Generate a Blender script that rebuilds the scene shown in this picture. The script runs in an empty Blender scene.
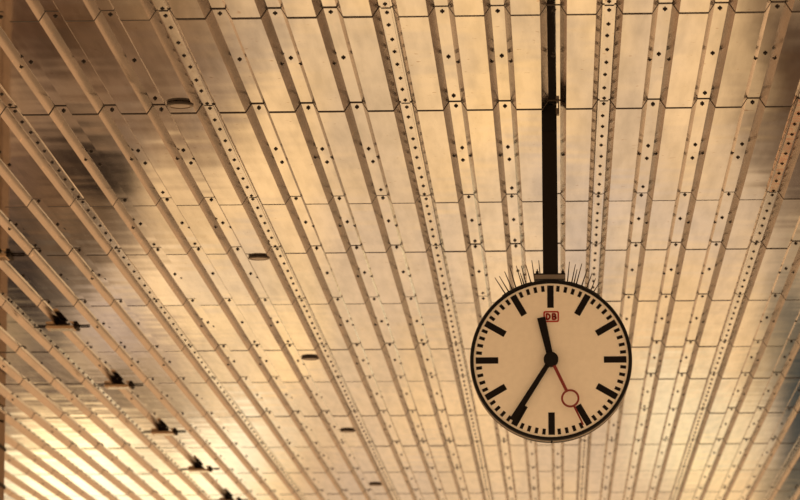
import bpy, bmesh, math, random
from mathutils import Vector, Matrix
random.seed(7)
S = bpy.context.scene
COL = S.collection

# ---------------------------------------------------------------- camera
CAM_H = 1.6
R_CW = Matrix(((0.9990186709725143, 0.009514509057521239, 0.04325701290780515),
               (0.044229170010037684, -0.1627086523091852, -0.9856823397951046),
               (-0.002339993276669246, 0.9866282828812092, -0.16296980042431822)))
cd = bpy.data.cameras.new('camera')
cam = bpy.data.objects.new('camera', cd)
COL.objects.link(cam)
cam.matrix_world = Matrix.Translation((0, 0, CAM_H)) @ R_CW.to_4x4()
cd.sensor_width = 36
cd.lens = 162
cd.clip_end = 400
cd.dof.use_dof = True
cd.dof.focus_distance = 20.6
cd.dof.aperture_fstop = 5.0
S.camera = cam

# ---------------------------------------------------------------- world: evening light round the platform
def lin(r, g, b):
    f = lambda c: (c / 255 / 12.92) if c <= 10 else ((c / 255 + .055) / 1.055) ** 2.4
    return (f(r), f(g), f(b), 1)

W = bpy.data.worlds.new('evening_sky')
S.world = W
W.use_nodes = True
nt = W.node_tree
for n in list(nt.nodes):
    nt.nodes.remove(n)
N = lambda t: nt.nodes.new(t)
L = lambda a, b: nt.links.new(a, b)

def setin(sock, v):
    if hasattr(v, 'is_output') or isinstance(v, bpy.types.NodeSocket):
        L(v, sock)
    else:
        sock.default_value = v

def M(op, a, b=None, c=None, clamp=False):
    n = N('ShaderNodeMath'); n.operation = op; n.use_clamp = clamp
    setin(n.inputs[0], a)
    if b is not None: setin(n.inputs[1], b)
    if c is not None: setin(n.inputs[2], c)
    return n.outputs[0]

def MIX(fac, a, b, mode='MIX'):
    n = N('ShaderNodeMix'); n.data_type = 'RGBA'; n.blend_type = mode
    setin(n.inputs[0], fac); setin(n.inputs[6], a); setin(n.inputs[7], b)
    return n.outputs[2]

def STEP(v, lo, hi):
    n = N('ShaderNodeMapRange'); n.interpolation_type = 'SMOOTHSTEP'
    setin(n.inputs[0], v)
    n.inputs[1].default_value = lo; n.inputs[2].default_value = hi
    return n.outputs[0]

tc = N('ShaderNodeTexCoord')
sx = N('ShaderNodeSeparateXYZ')
L(tc.outputs['Generated'], sx.inputs[0])
ysafe = M('MAXIMUM', sx.outputs[1], 0.05)
A_ = M('DIVIDE', sx.outputs[0], ysafe)       # sideways, along the platform = 0
E_ = M('DIVIDE', sx.outputs[2], ysafe)       # upward
cmb = N('ShaderNodeCombineXYZ')
L(A_, cmb.inputs[0]); L(E_, cmb.inputs[1])
nz = N('ShaderNodeTexNoise'); nz.inputs['Scale'].default_value = 42; nz.inputs['Detail'].default_value = 3
L(cmb.outputs[0], nz.inputs['Vector'])
nz2 = N('ShaderNodeTexNoise'); nz2.inputs['Scale'].default_value = 17; nz2.inputs['Detail'].default_value = 2
L(cmb.outputs[0], nz2.inputs['Vector'])

AW = M('ADD', A_, M('MULTIPLY', M('SUBTRACT', nz.outputs[0], .5), .030))
EW = M('ADD', E_, M('MULTIPLY', M('SUBTRACT', nz2.outputs[0], .5), .045))
BASE = lin(226, 185, 136)
# glow and shade patches of the surroundings: sideways, upward, widths, colour, strength
def px(x, y, rx, ry, c, s):
    return ((x - 561.5) / 3600, -(844 - y) / 3600, rx / 3600, ry / 3600, lin(*c), s)
PATCHES = [
    px(450, 60, 170, 110, (232, 189, 134), 1.0),
    px(560, 215, 170, 50, (208, 178, 146), .8),
    px(230, 330, 110, 90, (240, 199, 145), .9),
    px(20, 10, 200, 105, (84, 54, 32), 1.0),
    px(150, 70, 90, 80, (122, 86, 55), .8),
    px(20, 190, 120, 110, (108, 74, 50), .95),
    px(85, 165, 55, 40, (26, 17, 12), .95),
    px(15, 300, 84, 62, (44, 34, 28), 1.0),
    px(140, 325, 46, 42, (172, 142, 118), .85),
    px(75, 388, 90, 26, (84, 62, 48), .9),
    px(100, 494, 115, 42, (320, 290, 228), 1.0),
    px(225, 462, 62, 48, (310, 275, 212), .9),
    px(330, 475, 70, 40, (202, 165, 126), .85),
    px(480, 455, 110, 60, (214, 178, 138), .8),
    px(810, 50, 64, 100, (78, 54, 36), 1.0),
    px(810, 180, 48, 80, (88, 66, 50), .95),
    px(808, 420, 42, 130, (66, 66, 58), 1.0),
    px(690, 425, 60, 50, (262, 230, 172), .75),
    px(0, 425, 26, 30, (90, 60, 42), .8),
]
colr = BASE
for (a, e, ra, re_, c, s) in PATCHES:
    da = M('DIVIDE', M('SUBTRACT', AW, a), ra)
    de = M('DIVIDE', M('SUBTRACT', EW, e), re_)
    d2 = M('ADD', M('MULTIPLY', da, da), M('MULTIPLY', de, de))
    g = M('MULTIPLY', M('EXPONENT', M('MULTIPLY', M('POWER', d2, 1.6), -.8)), s)
    colr = MIX(g, colr, c)
leftish = M('ADD', M('MULTIPLY', STEP(A_, -.085, -.135), .70), .24)
nzf = M('ADD', M('MULTIPLY', M('SUBTRACT', nz.outputs[0], .5), M('MULTIPLY', leftish, 2.2)), 1.0)
nzc = N('ShaderNodeCombineXYZ')
for i in range(3): L(nzf, nzc.inputs[i])
nz3 = N('ShaderNodeTexNoise'); nz3.inputs['Scale'].default_value = 30; nz3.inputs['Detail'].default_value = 2
nz3.noise_dimensions = '4D'; nz3.inputs['W'].default_value = 3.3
L(cmb.outputs[0], nz3.inputs['Vector'])
low = MIX(1.0, colr, nzc.outputs[0], 'MULTIPLY')
low = MIX(1.0, low, MIX(STEP(nz3.outputs[0], .36, .64), (.80, .83, .93, 1), (1.10, 1.07, .97, 1)), 'MULTIPLY')
# the band at the height of the horizon and above: darker in the middle, lighter to the sides
hor = MIX(STEP(E_, .03, -.06), lin(118, 80, 51), lin(242, 188, 132))
sector = M('MULTIPLY', STEP(A_, .125, .095), STEP(A_, -.19, -.165))
front = MIX(M('MULTIPLY', STEP(E_, -.05, -.085), sector), hor, low)
back = MIX(STEP(sx.outputs[2], -.3, .4), lin(190, 148, 106), lin(305, 258, 196))
allc = MIX(STEP(sx.outputs[1], .25, .05), front, back)
bg = N('ShaderNodeBackground'); L(allc, bg.inputs[0]); bg.inputs[1].default_value = 1.0
wo = N('ShaderNodeOutputWorld'); L(bg.outputs[0], wo.inputs[0])

sd = bpy.data.lights.new('low_sun', 'SUN'); sd.energy = 0.55; sd.angle = math.radians(10); sd.color = (1, .78, .5)
sun = bpy.data.objects.new('low_sun', sd); COL.objects.link(sun)
sun.rotation_euler = Vector((.5, .85, -.32)).to_track_quat('-Z', 'Y').to_euler()

S.view_settings.view_transform = 'Standard'
S.view_settings.look = 'None'
S.view_settings.gamma = 1
S.view_settings.use_curve_mapping = False
S.view_settings.exposure = 0.26

# ---------------------------------------------------------------- materials
def mat(name, color, rough=.5, metal=0., bump=None, spec=.5):
    m = bpy.data.materials.new(name); m.use_nodes = True
    t = m.node_tree; b = t.nodes['Principled BSDF']
    b.inputs['Roughness'].default_value = rough
    b.inputs['Metallic'].default_value = metal
    b.inputs['Specular IOR Level'].default_value = spec
    tcn = t.nodes.new('ShaderNodeTexCoord')
    no = t.nodes.new('ShaderNodeTexNoise'); no.inputs['Scale'].default_value = 30; no.inputs['Detail'].default_value = 4
    t.links.new(tcn.outputs['Object'], no.inputs['Vector'])
    mp = t.nodes.new('ShaderNodeMix'); mp.data_type = 'RGBA'
    mp.inputs[6].default_value = tuple(c * .93 for c in color[:3]) + (1,)
    mp.inputs[7].default_value = tuple(min(1, c * 1.07) for c in color[:3]) + (1,)
    t.links.new(no.outputs[0], mp.inputs[0])
    t.links.new(mp.outputs[2], b.inputs['Base Color'])
    return m

def sheet_metal(name, color, rough, bump_d, stain=.25, rust=0.):
    m = bpy.data.materials.new(name); m.use_nodes = True
    t = m.node_tree; b = t.nodes['Principled BSDF']
    n = t.nodes.new; l = t.links.new
    b.inputs['Metallic'].default_value = 1
    tcn = n('ShaderNodeTexCoord'); oi = n('ShaderNodeObjectInfo')
    off = n('ShaderNodeVectorMath'); off.operation = 'ADD'
    rm = n('ShaderNodeMath'); rm.operation = 'MULTIPLY'; rm.inputs[1].default_value = 37
    l(oi.outputs['Random'], rm.inputs[0])
    l(tcn.outputs['Object'], off.inputs[0]); l(rm.outputs[0], off.inputs[1])
    mpg = n('ShaderNodeMapping'); mpg.inputs['Scale'].default_value = (1.1, 2.4, .3)
    l(off.outputs[0], mpg.inputs[0])
    no = n('ShaderNodeTexNoise'); no.inputs['Scale'].default_value = 1.0; no.inputs['Detail'].default_value = 1
    no.inputs['Roughness'].default_value = .55
    l(mpg.outputs[0], no.inputs['Vector'])
    bp = n('ShaderNodeBump'); bp.inputs['Strength'].default_value = 1; bp.inputs['Distance'].default_value = bump_d
    l(no.outputs[0], bp.inputs['Height'])
    l(bp.outputs[0], b.inputs['Normal'])
    # weathering: dull streaks that run with the sheet, and little stains
    mp2 = n('ShaderNodeMapping'); mp2.inputs['Scale'].default_value = (14, 1.6, 6)
    l(off.outputs[0], mp2.inputs[0])
    n2 = n('ShaderNodeTexNoise'); n2.inputs['Scale'].default_value = 1.0; n2.inputs['Detail'].default_value = 5
    l(mp2.outputs[0], n2.inputs['Vector'])
    cr = n('ShaderNodeValToRGB'); cr.color_ramp.elements[0].position = .3; cr.color_ramp.elements[1].position = .62
    cr.color_ramp.elements[0].color = tuple(c * (1 - stain) for c in color) + (1,)
    cr.color_ramp.elements[1].color = tuple(color) + (1,)
    l(n2.outputs[0], cr.inputs[0])
    out = cr.outputs[0]
    n3 = n('ShaderNodeTexNoise'); n3.inputs['Scale'].default_value = 22; n3.inputs['Detail'].default_value = 2
    l(off.outputs[0], n3.inputs['Vector'])
    c3 = n('ShaderNodeValToRGB'); c3.color_ramp.elements[0].position = .70 - rust * .25; c3.color_ramp.elements[1].position = .76 - rust * .2
    l(n3.outputs[0], c3.inputs[0])
    mx = n('ShaderNodeMix'); mx.data_type = 'RGBA'
    l(c3.outputs[0], mx.inputs[0]); l(out, mx.inputs[6]); mx.inputs[7].default_value = (.52, .20, .08, 1) if rust > .4 else (.55, .40, .30, 1)
    l(mx.outputs[2], b.inputs['Base Color'])
    mr = n('ShaderNodeMapRange'); mr.inputs[3].default_value = rough * .75; mr.inputs[4].default_value = rough * 1.35
    l(n2.outputs[0], mr.inputs[0]); l(mr.outputs[0], b.inputs['Roughness'])
    return m

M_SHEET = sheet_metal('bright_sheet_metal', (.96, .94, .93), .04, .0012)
M_WALL = sheet_metal('dull_shaded_groove_metal', (.32, .245, .205), .14, .0012, .4, .1)  # dirty walls of the same sheet, with their shade put into the tint
M_LAP = sheet_metal('lap_strip_metal', (.98, .95, .92), .10, .0012, .3, .15)
M_RUST = sheet_metal('rusty_lap_metal', (.66, .47, .32), .2, .0015, .5, .95)
M_SLAB = mat('roof_deck_dark', (.035, .025, .02, 1), .9)
M_SCREW = mat('black_screw', (.016, .011, .009, 1), .55)
M_EDGE = mat('seam_sealant', (.03, .02, .015, 1), .8)
M_BLACK = mat('black_enamel', (.006, .005, .005, 1), .5, spec=.15)
M_POLE = mat('dark_brown_paint', (.009, .006, .005, 1), .6, spec=.15)
M_DIAL = mat('cream_dial', (.92, .88, .80, 1), .55, spec=.2)
M_MARK = mat('dial_black', (.011, .009, .010, 1), .7, spec=.1)
M_RED = mat('signal_red', (.38, .008, .008, 1), .5)
M_DRED = mat('dark_red_hand', (.20, .008, .007, 1), .5)
M_STEEL = mat('dull_steel', (.20, .17, .145, 1), .5, .5)
M_SPIKE = mat('spike_wire', (.05, .036, .026, 1), .5, .3)
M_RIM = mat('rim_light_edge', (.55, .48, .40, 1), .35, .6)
M_LAMP = mat('bronze_lamp_housing', (.10, .062, .036, 1), .35, .7)
M_LAMPD = mat('dark_lamp_ring', (.03, .02, .014, 1), .5)
M_LENS = mat('lamp_lens', (.62, .52, .40, 1), .12, .9)
M_LENS2 = mat('bronze_lens', (.22, .15, .10, 1), .3, .6)
M_COL = mat('brown_column_paint', (.22, .145, .095, 1), .7)
M_BRKT = mat('dark_bracket', (.016, .010, .007, 1), .7, spec=.15)
M_TAN = mat('tan_lamp_housing', (.50, .36, .23, 1), .45, .3)

# ---------------------------------------------------------------- mesh helpers
def link(name, bm, m, parent=None, loc=None, smooth=False):
    me = bpy.data.meshes.new(name)
    bmesh.ops.recalc_face_normals(bm, faces=bm.faces)
    bm.to_mesh(me); bm.free()
    me.materials.append(m)
    if smooth:
        for p in me.polygons: p.use_smooth = True
    o = bpy.data.objects.new(name, me); COL.objects.link(o)
    if parent: o.parent = parent
    if loc is not None: o.location = loc
    return o

def shallow(o, name=None, parent=None, loc=None):
    c = o.copy(); COL.objects.link(c)
    if parent: c.parent = parent
    if loc is not None: c.location = loc
    return c

def empty(name, loc, label, cat, group=None):
    o = bpy.data.objects.new(name, None); COL.objects.link(o)
    o.location = loc; o['label'] = label; o['category'] = cat
    if group: o['group'] = group
    return o

def box(bm, c, s, rot=None):
    r = bmesh.ops.create_cube(bm, size=1)
    mtx = Matrix.Translation(c) @ (rot.to_4x4() if rot else Matrix()) @ Matrix.Diagonal((s[0], s[1], s[2], 1))
    bmesh.ops.transform(bm, matrix=mtx, verts=r['verts'])

def cone(bm, p0, p1, r0, r1, seg=8):
    p0, p1 = Vector(p0), Vector(p1); d = p1 - p0
    r = bmesh.ops.create_cone(bm, cap_ends=True, segments=seg, radius1=r0, radius2=max(r1, 1e-5), depth=d.length)
    q = d.to_track_quat('Z', 'Y').to_matrix().to_4x4()
    bmesh.ops.transform(bm, matrix=Matrix.Translation((p0 + p1) / 2) @ q, verts=r['verts'])

def lathe_y(bm, prof, seg=128):
    """revolve (radius, y) profile round the Y axis"""
    rings = []
    for (r, y) in prof:
        rings.append([bm.verts.new((r * math.sin(2 * math.pi * i / seg), y, r * math.cos(2 * math.pi * i / seg))) for i in range(seg)]
                     if r > 1e-6 else [bm.verts.new((0, y, 0))])
    for a, b in zip(rings, rings[1:]):
        for i in range(seg):
            j = (i + 1) % seg
            va = [a[i % len(a)], a[j % len(a)], b[j % len(b)], b[i % len(b)]]
            u = []
            for v in va:
                if v not in u: u.append(v)
            if len(u) >= 3: bm.faces.new(u)

def lathe_z(bm, prof, seg=48):
    rings = []
    for (r, z) in prof:
        rings.append([bm.verts.new((r * math.cos(2 * math.pi * i / seg), r * math.sin(2 * math.pi * i / seg), z)) for i in range(seg)]
                     if r > 1e-6 else [bm.verts.new((0, 0, z))])
    for a, b in zip(rings, rings[1:]):
        for i in range(seg):
            j = (i + 1) % seg
            u = []
            for v in [a[i % len(a)], a[j % len(a)], b[j % len(b)], b[i % len(b)]]:
                if v not in u: u.append(v)
            if len(u) >= 3: bm.faces.new(u)

def slab_xz(bm, pts, y0, y1):
    """prism of an outline in the XZ plane between y0 and y1"""
    a = [bm.verts.new((x, y0, z)) for x, z in pts]
    b = [bm.verts.new((x, y1, z)) for x, z in pts]
    bm.faces.new(a); bm.faces.new(b[::-1])
    for i in range(len(pts)):
        j = (i + 1) % len(pts)
        bm.faces.new([a[i], a[j], b[j], b[i]])

# ---------------------------------------------------------------- ceiling
ZP = CAM_H + 4.197          # underside of the wide flats
DEP = .053                  # depth of the grooves
P = .28724; X0 = -.00104
FACE = .034; WALL = .035    # half groove floor, side wall
K0, K1 = -31, 17            # lap grooves at -31 ... 17, every fourth
YS = [12.6, 15.3, 18.04, 20.45, 23.48, 25.49, 27.96, 30.62, 32.78, 35.47, 38.24, 40.96, 43.51, 46.2, 48.9, 51.6]

XL, XR = X0 + K0 * P, X0 + K1 * P
bm = bmesh.new()
box(bm, ((XL + XR) / 2, (YS[0] + YS[-1]) / 2, ZP + DEP + .10), (XR - XL, YS[-1] - YS[0], .12))
ceiling = link('ceiling', bm, M_SLAB)
ceiling['kind'] = 'structure'
ceiling['label'] = 'warm-lit ribbed metal station ceiling above the clock'

def in_view(x, y, z, mrg=6):
    c = R_CW.transposed() @ Vector((x, y, z - CAM_H))
    u, v = 400 + 3600 * c.x / -c.z, 250 - 3600 * c.y / -c.z
    return -mrg < u < 800 + mrg and -mrg < v < 500 + mrg

def sheet(kl, y0, y1):
    bm = bmesh.new()
    xs = [(X0 + kl * P, DEP), (X0 + kl * P + FACE, DEP), (X0 + kl * P + FACE + WALL, 0)]
    for k in range(kl + 1, kl + 5):
        c = X0 + k * P
        xs += [(c - FACE - WALL, 0), (c - FACE, DEP)]
        if k < kl + 4: xs += [(c + FACE, DEP), (c + FACE + WALL, 0)]
        else: xs += [(c, DEP)]
    n = 5
    tilt = random.uniform(-.0014, .0014); tx = random.uniform(-.0010, .0010)
    ya, yb = y0 + .014, y1 - .010
    rows = []
    for j in range(n + 1):
        t = j / n
        y = ya + (yb - ya) * t
        rows.append([bm.verts.new((x, y, ZP + z + .001 + (t - .5) * tilt * (y1 - y0) + (x - xs[0][0] - 2 * P) * tx)) for x, z in xs])
    for a, b in zip(rows, rows[1:]):
        for i in range(len(xs) - 1):
            bm.faces.new([a[i], b[i], b[i + 1], a[i + 1]])
    # turned-up lip on both ends
    for row, dy in ((rows[0], 0.0), (rows[-1], 0.0)):
        up = [bm.verts.new((v.co.x, v.co.y + dy, v.co.z + .012)) for v in row]
        for i in range(len(xs) - 1):
            bm.faces.new([row[i], row[i + 1], up[i + 1], up[i]])
    o = link('corrugated_sheet', bm, M_SHEET, ceiling)
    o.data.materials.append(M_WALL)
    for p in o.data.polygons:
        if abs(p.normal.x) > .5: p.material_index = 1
    return o

for i in range(len(YS) - 1):
    for kl in range(K0, K1, 4):
        sheet(kl, YS[i], YS[i + 1])

# dark sealing band behind the end joints, following the profile
def seam(y):
    bm = bmesh.new()
    prof = []
    for k in range(K0, K1 + 1):
        c = X0 + k * P
        if k > K0: prof += [(c - FACE - WALL, 0), (c - FACE, DEP)]
        else: prof += [(c, DEP)]
        if k < K1: prof += [(c + FACE, DEP), (c + FACE + WALL, 0)]
        else: prof += [(c, DEP)]
    rt = [bm.verts.new((x, y - .011, ZP + z + .012)) for x, z in prof]
    ra = [bm.verts.new((x, y - .011, ZP + z - .0013)) for x, z in prof]
    rb = [bm.verts.new((x, y + .011, ZP + z - .0013)) for x, z in prof]
    for q in range(len(prof) - 1):
        if (Vector(ra[q].co) - Vector(ra[q + 1].co)).length > 1e-5:
            bm.faces.new([ra[q], rb[q], rb[q + 1], ra[q + 1]])
            bm.faces.new([rt[q], ra[q], ra[q + 1], rt[q + 1]])
    return link('joint_seal', bm, M_EDGE, ceiling)
for y in YS[1:-1]:
    seam(y)

# lap strips over the side joints
strip_cache = {}
rivets, screws = [], []
for k in range(K0 + 4, K1, 4):
    xc = X0 + k * P
    for i in range(len(YS) - 1):
        y0, y1 = YS[i] + .02, YS[i + 1] - .014
        bm = bmesh.new()
        box(bm, (xc, (y0 + y1) / 2, ZP + DEP - .003), (.050, y1 - y0, .004))
        link('lap_strip', bm, M_RUST if (k == 5 and 20 < y0 < 23) else M_LAP, ceiling)
        n = max(6, round((y1 - y0) / .30))
        for j in range(n):
            rivets.append((xc + random.uniform(-.003, .003), y0 + .07 + (y1 - y0 - .12) * j / (n - 1) + random.uniform(-.03, .03), ZP + DEP - .005))
for k in range(K0 + 1, K1):
    if (k - K0) % 4 == 0: continue
    xc = X0 + k * P
    for i in range(len(YS) - 1):
        y0, d = YS[i], YS[i + 1] - YS[i]
        ts = [.045, .5] if abs(d - 3.03) > .05 else [.045, .46, .60]
        if random.random() < .25: ts.append(.93)
        for t in ts:
            screws.append((xc + random.uniform(-.004, .004), y0 + t * d + random.uniform(-.015, .015), ZP + DEP))
            # fixings low on the two side walls
        for s in (-1, 1):
            if random.random() < .6:
                screws.append((xc + s * (FACE + WALL * .5), y0 + .5 * d, ZP + DEP * .5))

def stud(bm, c, r=.0105, h=.014):
    cone(bm, (c[0], c[1], c[2] + .001), (c[0], c[1], c[2] - .004), r, r, 6)
    cone(bm, (c[0], c[1], c[2] - .003), (c[0], c[1], c[2] - h), r * .62, r * .3, 6)
def fasteners(pts, name, r, h):
    vis = sorted([p for p in pts if in_view(*p)], key=lambda p: p[1])
    bm = bmesh.new(); stud(bm, (0, 0, 0), r, h)
    first = link(name, bm, M_SCREW, ceiling, vis[0])
    for p in vis[1:100]:
        c = first.copy(); COL.objects.link(c); c.parent = ceiling; c.location = p
    bm = bmesh.new()
    for p in vis[100:]: stud(bm, p, r, h)
    o = link(name, bm, M_SCREW, ceiling); o['kind'] = 'stuff'
fasteners(screws, 'screw', .0135, .011)
fasteners(rivets, 'rivet', .0125, .010)

# ---------------------------------------------------------------- column at the left edge
col_ = empty('support_column', (-5.71, 34.6, 0), 'brown square column at the left edge rising to the ceiling', 'column')
bm = bmesh.new(); box(bm, (0, 0, 2.89), (.62, .5, 5.78)); bmesh.ops.bevel(bm, geom=bm.edges[:], offset=.02, segments=2, affect='EDGES')
link('shaft', bm, M_COL, col_)
bm = bmesh.new(); box(bm, (0, 0, .15), (.74, .62, .3)); link('base', bm, M_COL, col_)
for z in (5.05, 5.42):
    bm = bmesh.new(); box(bm, (0, 0, z), (.64, .52, .035)); link('band', bm, M_BRKT, col_)
fl = empty('floodlight', (-5.44, 34.29, 5.66), 'small dark round floodlight on the brown column at the left edge', 'lamp')
bm = bmesh.new(); cone(bm, (0, .05, 0), (0, -.05, 0), .035, .05, 24); link('housing', bm, M_BRKT, fl)
bm = bmesh.new(); cone(bm, (.03, 0, -.01), (.11, 0, -.03), .012, .012, 10); link('arm', bm, M_BRKT, fl)

# ---------------------------------------------------------------- round downlights under the flats
def downlight(loc):
    t = empty('downlight', loc, '', 'ceiling light', 'round downlights in one row')
    bm = bmesh.new(); lathe_z(bm, [(0, .0), (.068, .0), (.072, -.015), (.068, -.018), (.062, -.018), (.058, -.014), (0, -.014)]); link('housing', bm, M_LAMP, t, smooth=False)
    bm = bmesh.new(); lathe_z(bm, [(.069, -.001), (.077, -.002), (.078, -.013), (.0715, -.017)]); link('trim_ring', bm, M_LAMPD, t)
    bm = bmesh.new(); lathe_z(bm, [(0, -.0175), (.03, -.017), (.057, -.0155), (.057, -.0145), (0, -.0145)]); link('lens', bm, M_LENS2, t)
    return t
def tree_copy(o, loc):
    r = o.copy(); COL.objects.link(r); r.location = loc
    for ch in list(o.children):
        c = ch.copy(); COL.objects.link(c); c.parent = r
        for g in list(ch.children):
            d = g.copy(); COL.objects.link(d); d.parent = c
    return r
DL = ['dark round ceiling downlight near the top left, largest of its row',
      'dark round downlight level with the bottom of the clock pole, second nearest of its row',
      'dark round downlight left of the clock face, third nearest of its row',
      'dark round downlight lower left of the clock, fourth nearest of its row',
      'tiny dark round downlight at the bottom edge, farthest of its row']
AP = [(-2.145, 20.16), (-2.145, 25.62), (-2.150, 31.08), (-2.150, 36.68), (-2.150, 42.28)]
d0 = downlight((AP[0][0], AP[0][1], ZP)); d0['label'] = DL[0]
for q, l in zip(AP[1:], DL[1:]):
    c = tree_copy(d0, (q[0], q[1], ZP)); c['label'] = l

# ---------------------------------------------------------------- bracketed lamps along the left
def hanglamp(loc):
    t = empty('bracket_lamp', loc, '', 'lamp', 'bracket lamps along the left')
    bm = bmesh.new(); slab_xz(bm, [(-.076, .0), (-.042, .049), (.014, .049), (.060, .0)], -.04, .14)
    link('bracket', bm, M_BRKT, t)
    bm = bmesh.new(); box(bm, (-.01, 0, -.013), (.25, .20, .021)); bmesh.ops.bevel(bm, geom=bm.edges[:], offset=.008, segments=2, affect='EDGES')
    link('housing', bm, M_TAN, t)
    bm = bmesh.new(); box(bm, (.112, 0, -.013), (.034, .21, .026)); bmesh.ops.bevel(bm, geom=bm.edges[:], offset=.006, segments=2, affect='EDGES')
    link('end_cap', bm, M_BRKT, t)
    bm = bmesh.new(); cone(bm, (-.24, 0, -.004), (.22, 0, -.004), .006, .006, 10); link('rod', bm, M_BRKT, t)
    bm = bmesh.new(); box(bm, (-.01, 0, -.025), (.20, .15, .004)); link('lens', bm, M_LENS, t)
    return t
BL = ['bracket lamp cut off by the left edge of the picture, nearest of its row',
      'bracket lamp with a tan housing and dark wedge, second nearest of its row',
      'bracket lamp with a dark wedge, third nearest and in the middle of the left row',
      'bracket lamp beside the bright lower left ceiling, fourth nearest of its row',
      'small bracket lamp against the glaring lower left ceiling, fifth nearest of its row',
      'tiny bracket lamp at the bottom edge, farthest of its row']
BP = [(-4.04, 24.9), (-4.04, 28.45), (-4.04, 32.19), (-4.04, 35.94), (-4.04, 39.59), (-4.04, 43.27)]
b0 = hanglamp((BP[0][0], BP[0][1] * 1.0215, ZP - .002)); b0['label'] = BL[0]
BP = [(x, y * 1.0215) for x, y in BP]
for q, l in zip(BP[1:], BL[1:]):
    c = tree_copy(b0, (q[0], q[1], ZP - .002)); c['label'] = l

# ---------------------------------------------------------------- station clock
CX, CY, CZ = -.034, 20.55, CAM_H + 2.748
clock = empty('station_clock', (CX, CY, CZ), 'large round station clock with black rim hanging from a dark pole', 'clock')
U = 1 / 173.3
bm = bmesh.new()
lathe_y(bm, [(0, .17), (.425, .17), (.452, .15), (.4655, .135), (.4655, .045), (.458, .040), (.458, .032), (.4655, .028), (.4655, -.006), (.462, -.014), (.449, -.014), (.446, -.010), (.446, .006), (0, .006)])
case = link('case', bm, M_BLACK, clock)
for p in case.data.polygons: p.use_smooth = False
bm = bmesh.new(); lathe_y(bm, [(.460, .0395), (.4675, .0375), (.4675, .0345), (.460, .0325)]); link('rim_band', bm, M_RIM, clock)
bm = bmesh.new(); lathe_y(bm, [(0, .0), (.445, .0), (.445, .005), (0, .005)]); dial = link('dial', bm, M_DIAL, clock)
def mark(name, r0, r1, w):
    bm = bmesh.new(); box(bm, (0, -.0012, (r0 + r1) / 2), (w, .002, r1 - r0))
    return link(name, bm, M_MARK, dial)
hm = mark('hour_mark', 52.6 * U, 75 * U, 6.4 * U)
mm = mark('minute_mark', 69.2 * U, 75 * U, 3.2 * U)
hm.rotation_euler = (0, 0, 0); mm.rotation_euler = (0, math.radians(6), 0)
for i in range(1, 60):
    if i % 5 == 0:
        o = hm.copy()
    elif i == 1:
        continue
    else:
        o = mm.copy()
    COL.objects.link(o); o.parent = dial; o.rotation_euler = (0, math.radians(6 * i), 0)

# railway emblem: rounded red frame with the two letters
def rrect(w, h, r, n=5):
    pts = []
    for cx, cz, a0 in ((w / 2 - r, h / 2 - r, 0), (-w / 2 + r, h / 2 - r, 90), (-w / 2 + r, -h / 2 + r, 180), (w / 2 - r, -h / 2 + r, 270)):
        for i in range(n + 1):
            a = math.radians(a0 + 90 * i / n); pts.append((cx + r * math.cos(a), cz + r * math.sin(a)))
    return pts
LX, LZ = .6 * U, 43.7 * U
bm = bmesh.new()
o_, i_ = rrect(15.6 * U, 11.2 * U, 2 * U), rrect(12.6 * U, 8.3 * U, 1.1 * U)
ring = []
for y in (-.003, -.0002):
    ring.append(([bm.verts.new((x, y, z)) for x, z in o_], [bm.verts.new((x, y, z)) for x, z in i_]))
nn = len(o_)
for q in range(nn):
    j = (q + 1) % nn
    (o0, i0), (o1, i1) = ring
    bm.faces.new([o0[q], o0[j], i0[j], i0[q]]); bm.faces.new([o1[q], i1[q], i1[j], o1[j]])
    bm.faces.new([o0[q], o1[q], o1[j], o0[j]]); bm.faces.new([i0[q], i0[j], i1[j], i1[q]])
emblem = link('emblem', bm, M_RED, dial, (LX, 0, LZ))
def letter(ch, xc):
    """D / B from thick strokes; height 7.2, width 4.9 in pixels of the dial"""
    bm = bmesh.new()
    h, w, s = 7.2 * U, 5.0 * U, 1.8 * U
    def stroke(pts):
        for a, b in zip(pts, pts[1:]):
            a, b = Vector((a[0], 0, a[1])), Vector((b[0], 0, b[1])); d = b - a
            ang = math.atan2(d.x, d.z)
            box(bm, ((a.x + b.x) / 2, -.0016, (a.z + b.z) / 2), (s, .0026, d.length + s * .35), Matrix.Rotation(ang, 3, 'Y'))
    l, r, t, bt = -w / 2 + s / 2, w / 2 - s / 2, h / 2 - s / 2, -h / 2 + s / 2
    stroke([(l, bt), (l, t)])
    if ch == 'D':
        stroke([(l, t), (l + .45 * (r - l), t), (l + .85 * (r - l), t * .62), (r, t * .2), (r, -t * .2), (l + .85 * (r - l), -t * .62), (l + .45 * (r - l), bt), (l, bt)])
    else:
        stroke([(l, t), (l + .6 * (r - l), t), (r - .1 * w, t * .75), (r - .1 * w, t * .3), (l + .6 * (r - l), 0), (l, 0)])
        stroke([(l + .6 * (r - l), 0), (r, -t * .3), (r, -t * .72), (l + .65 * (r - l), bt), (l, bt)])
    return link('emblem_letter', bm, M_RED, dial, (LX + xc, 0, LZ))
letter('D', -3.0 * U); letter('B', 3.0 * U)

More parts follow.
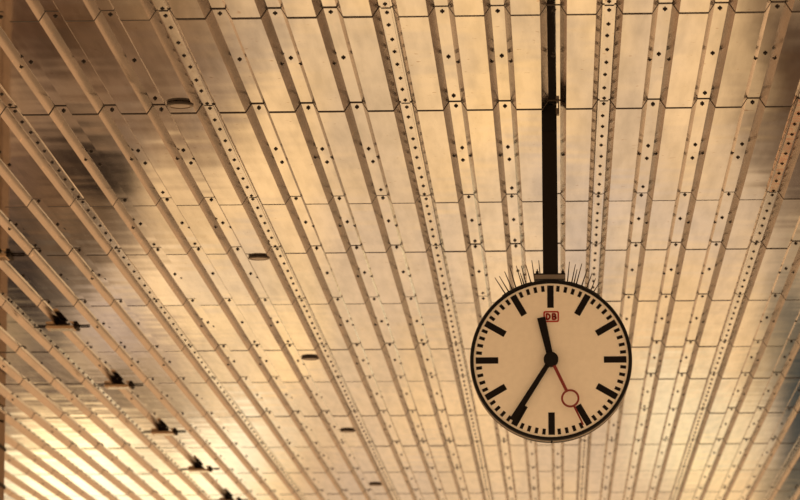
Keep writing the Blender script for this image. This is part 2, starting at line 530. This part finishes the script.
def hand(name, ang, pts, y0, y1, m):
    bm = bmesh.new(); slab_xz(bm, pts, y0, y1)
    o = link(name, bm, m, clock); o.rotation_euler = (0, math.radians(ang), 0)
    return o
hand('hour_hand', -12.6, [(-2.9 * U, -6 * U), (2.9 * U, -6 * U), (4.1 * U, 43.5 * U), (-4.1 * U, 43.5 * U)], -.022, -.016, M_MARK)
hand('minute_hand', 212.7, [(-2.3 * U, -7 * U), (2.3 * U, -7 * U), (3.1 * U, 72 * U), (-3.1 * U, 72 * U)], -.034, -.028, M_MARK)
bm = bmesh.new()
slab_xz(bm, [(-1.7 * U, -5 * U), (1.7 * U, -5 * U), (1.5 * U, 35.5 * U), (-1.5 * U, 35.5 * U)], -.045, -.041)
slab_xz(bm, [(-1.05 * U, 52.2 * U), (1.05 * U, 52.2 * U), (.8 * U, 73 * U), (-.8 * U, 73 * U)], -.045, -.041)
sh = link('second_hand', bm, M_DRED, clock); sh.rotation_euler = (0, math.radians(154.6), 0)
bm = bmesh.new()
seg = 48; vs = []
for i in range(seg):
    a = 2 * math.pi * i / seg
    vs.append([bm.verts.new((r * math.cos(a), y, 43.7 * U + r * math.sin(a))) for r, y in ((9.1 * U, -.046), (9.1 * U, -.040), (7.1 * U, -.040), (7.1 * U, -.046))])
for i in range(seg):
    a, b = vs[i], vs[(i + 1) % seg]
    for q in range(4):
        bm.faces.new([a[q], b[q], b[(q + 1) % 4], a[(q + 1) % 4]])
link('hand_ring', bm, M_DRED, sh)
bm = bmesh.new(); lathe_y(bm, [(0, -.056), (6.0 * U, -.054), (7.3 * U, -.048), (7.3 * U, 0), (0, 0)], 48)
hub = link('hub', bm, M_BLACK, clock)

# pole, saddle, bolts
PXC = .002
ztop = ZP + DEP + .02 - CZ
bm = bmesh.new(); box(bm, (PXC, .075, (.50 + ztop) / 2), (15.2 * U, .085, ztop - .50)); bmesh.ops.bevel(bm, geom=bm.edges[:], offset=.004, segments=2, affect='EDGES')
link('hanging_pole', bm, M_POLE, clock)
bm = bmesh.new(); box(bm, (PXC - .004, .075, .487), (31 * U, .13, .026)); link('saddle', bm, M_STEEL, clock)
bm = bmesh.new(); box(bm, (PXC - .004, .075, .503), (31 * U, .13, .008)); link('saddle_plate', bm, M_POLE, clock)
for sx_ in (-13.3, 12.4):
    bm = bmesh.new(); cone(bm, (sx_ * U + PXC, .03, .505), (sx_ * U + PXC, .03, .522), .010, .010, 6); cone(bm, (sx_ * U + PXC, .03, .52), (sx_ * U + PXC, .03, .535), .005, .003, 6)
    link('bolt', bm, M_BLACK, clock)
# ceiling bracket at the top of the pole
zb = ZP - CZ
bm = bmesh.new(); slab_xz(bm, [(-.0445, zb - .10), (.036, zb - .10), (.036, zb + .05), (-.004, zb + .05), (-.0445, zb + .004)], .02, .14)
link('ceiling_bracket', bm, M_BLACK, clock, (PXC + .001, 0, 0))
bm = bmesh.new(); box(bm, (.048, .06, zb + .018), (.026, .05, .036)); box(bm, (.058, .06, zb + .03), (.008, .06, .05))
link('bracket_clip', bm, M_STEEL, clock)

# bird spikes on the upper rim: root and tip in dial pixels (x right, z up)
SP = [((-45.5, 69.0), (-55.5, 84.5)), ((-42, 71), (-51, 86)), ((-38.5, 73), (-45.8, 91.5)), ((-35, 75), (-40.5, 96)), ((-29, 78.5), (-34, 96.5)),
      ((-24.5, 79), (-29, 97.5)), ((-19.5, 80), (-24.3, 97.5)), ((-16, 83), (-18.4, 102.5)), ((-10.2, 86), (-11.4, 102.5)),
      ((17.5, 81), (19.4, 100.5)), ((21.7, 80), (25.4, 98.5)), ((26.2, 78), (31.8, 98.5)), ((31.4, 75.5), (37.5, 94)), ((36.5, 73.5), (42, 89)), ((40.5, 71), (45.5, 84)), ((43, 69.5), (49.5, 80))]
SP += [((-27, 78.8), (-30, 90)), ((24, 79.2), (27, 93))]
bm = bmesh.new()
R_ = .469
def arc(bm, a0, a1, n):
    for i in range(n):
        a = math.radians(a0 + (a1 - a0) * (i + .5) / n)
        box(bm, (R_ * math.sin(a), .055, R_ * math.cos(a)), (.024, .035, .012), Matrix.Rotation(a, 3, 'Y'))
arc(bm, -36, -13, 9)
strip = link('spike_strip', bm, M_BLACK, clock)
bm = bmesh.new(); arc(bm, 13, 37, 9)
strip_r = link('spike_strip', bm, M_BLACK, clock)
for (a, b) in SP:
    bm = bmesh.new()
    r = math.hypot(*a); s = (.466 / U) / r
    a2 = (a[0] * s, a[1] * s)
    if abs(a[0]) < 12: a2 = (a[0], 87.5)
    yy = random.uniform(.03, .085)
    cone(bm, (a2[0] * U, .055, a2[1] * U), (b[0] * U, yy, b[1] * U), .0042, .0022, 6)
    link('bird_spike', bm, M_SPIKE, strip if a[0] < 0 else strip_r)
bm = bmesh.new(); cone(bm, (0, .03, -.464), (0, .03, -.478), .006, .004, 10); link('drain_nub', bm, M_BLACK, clock)
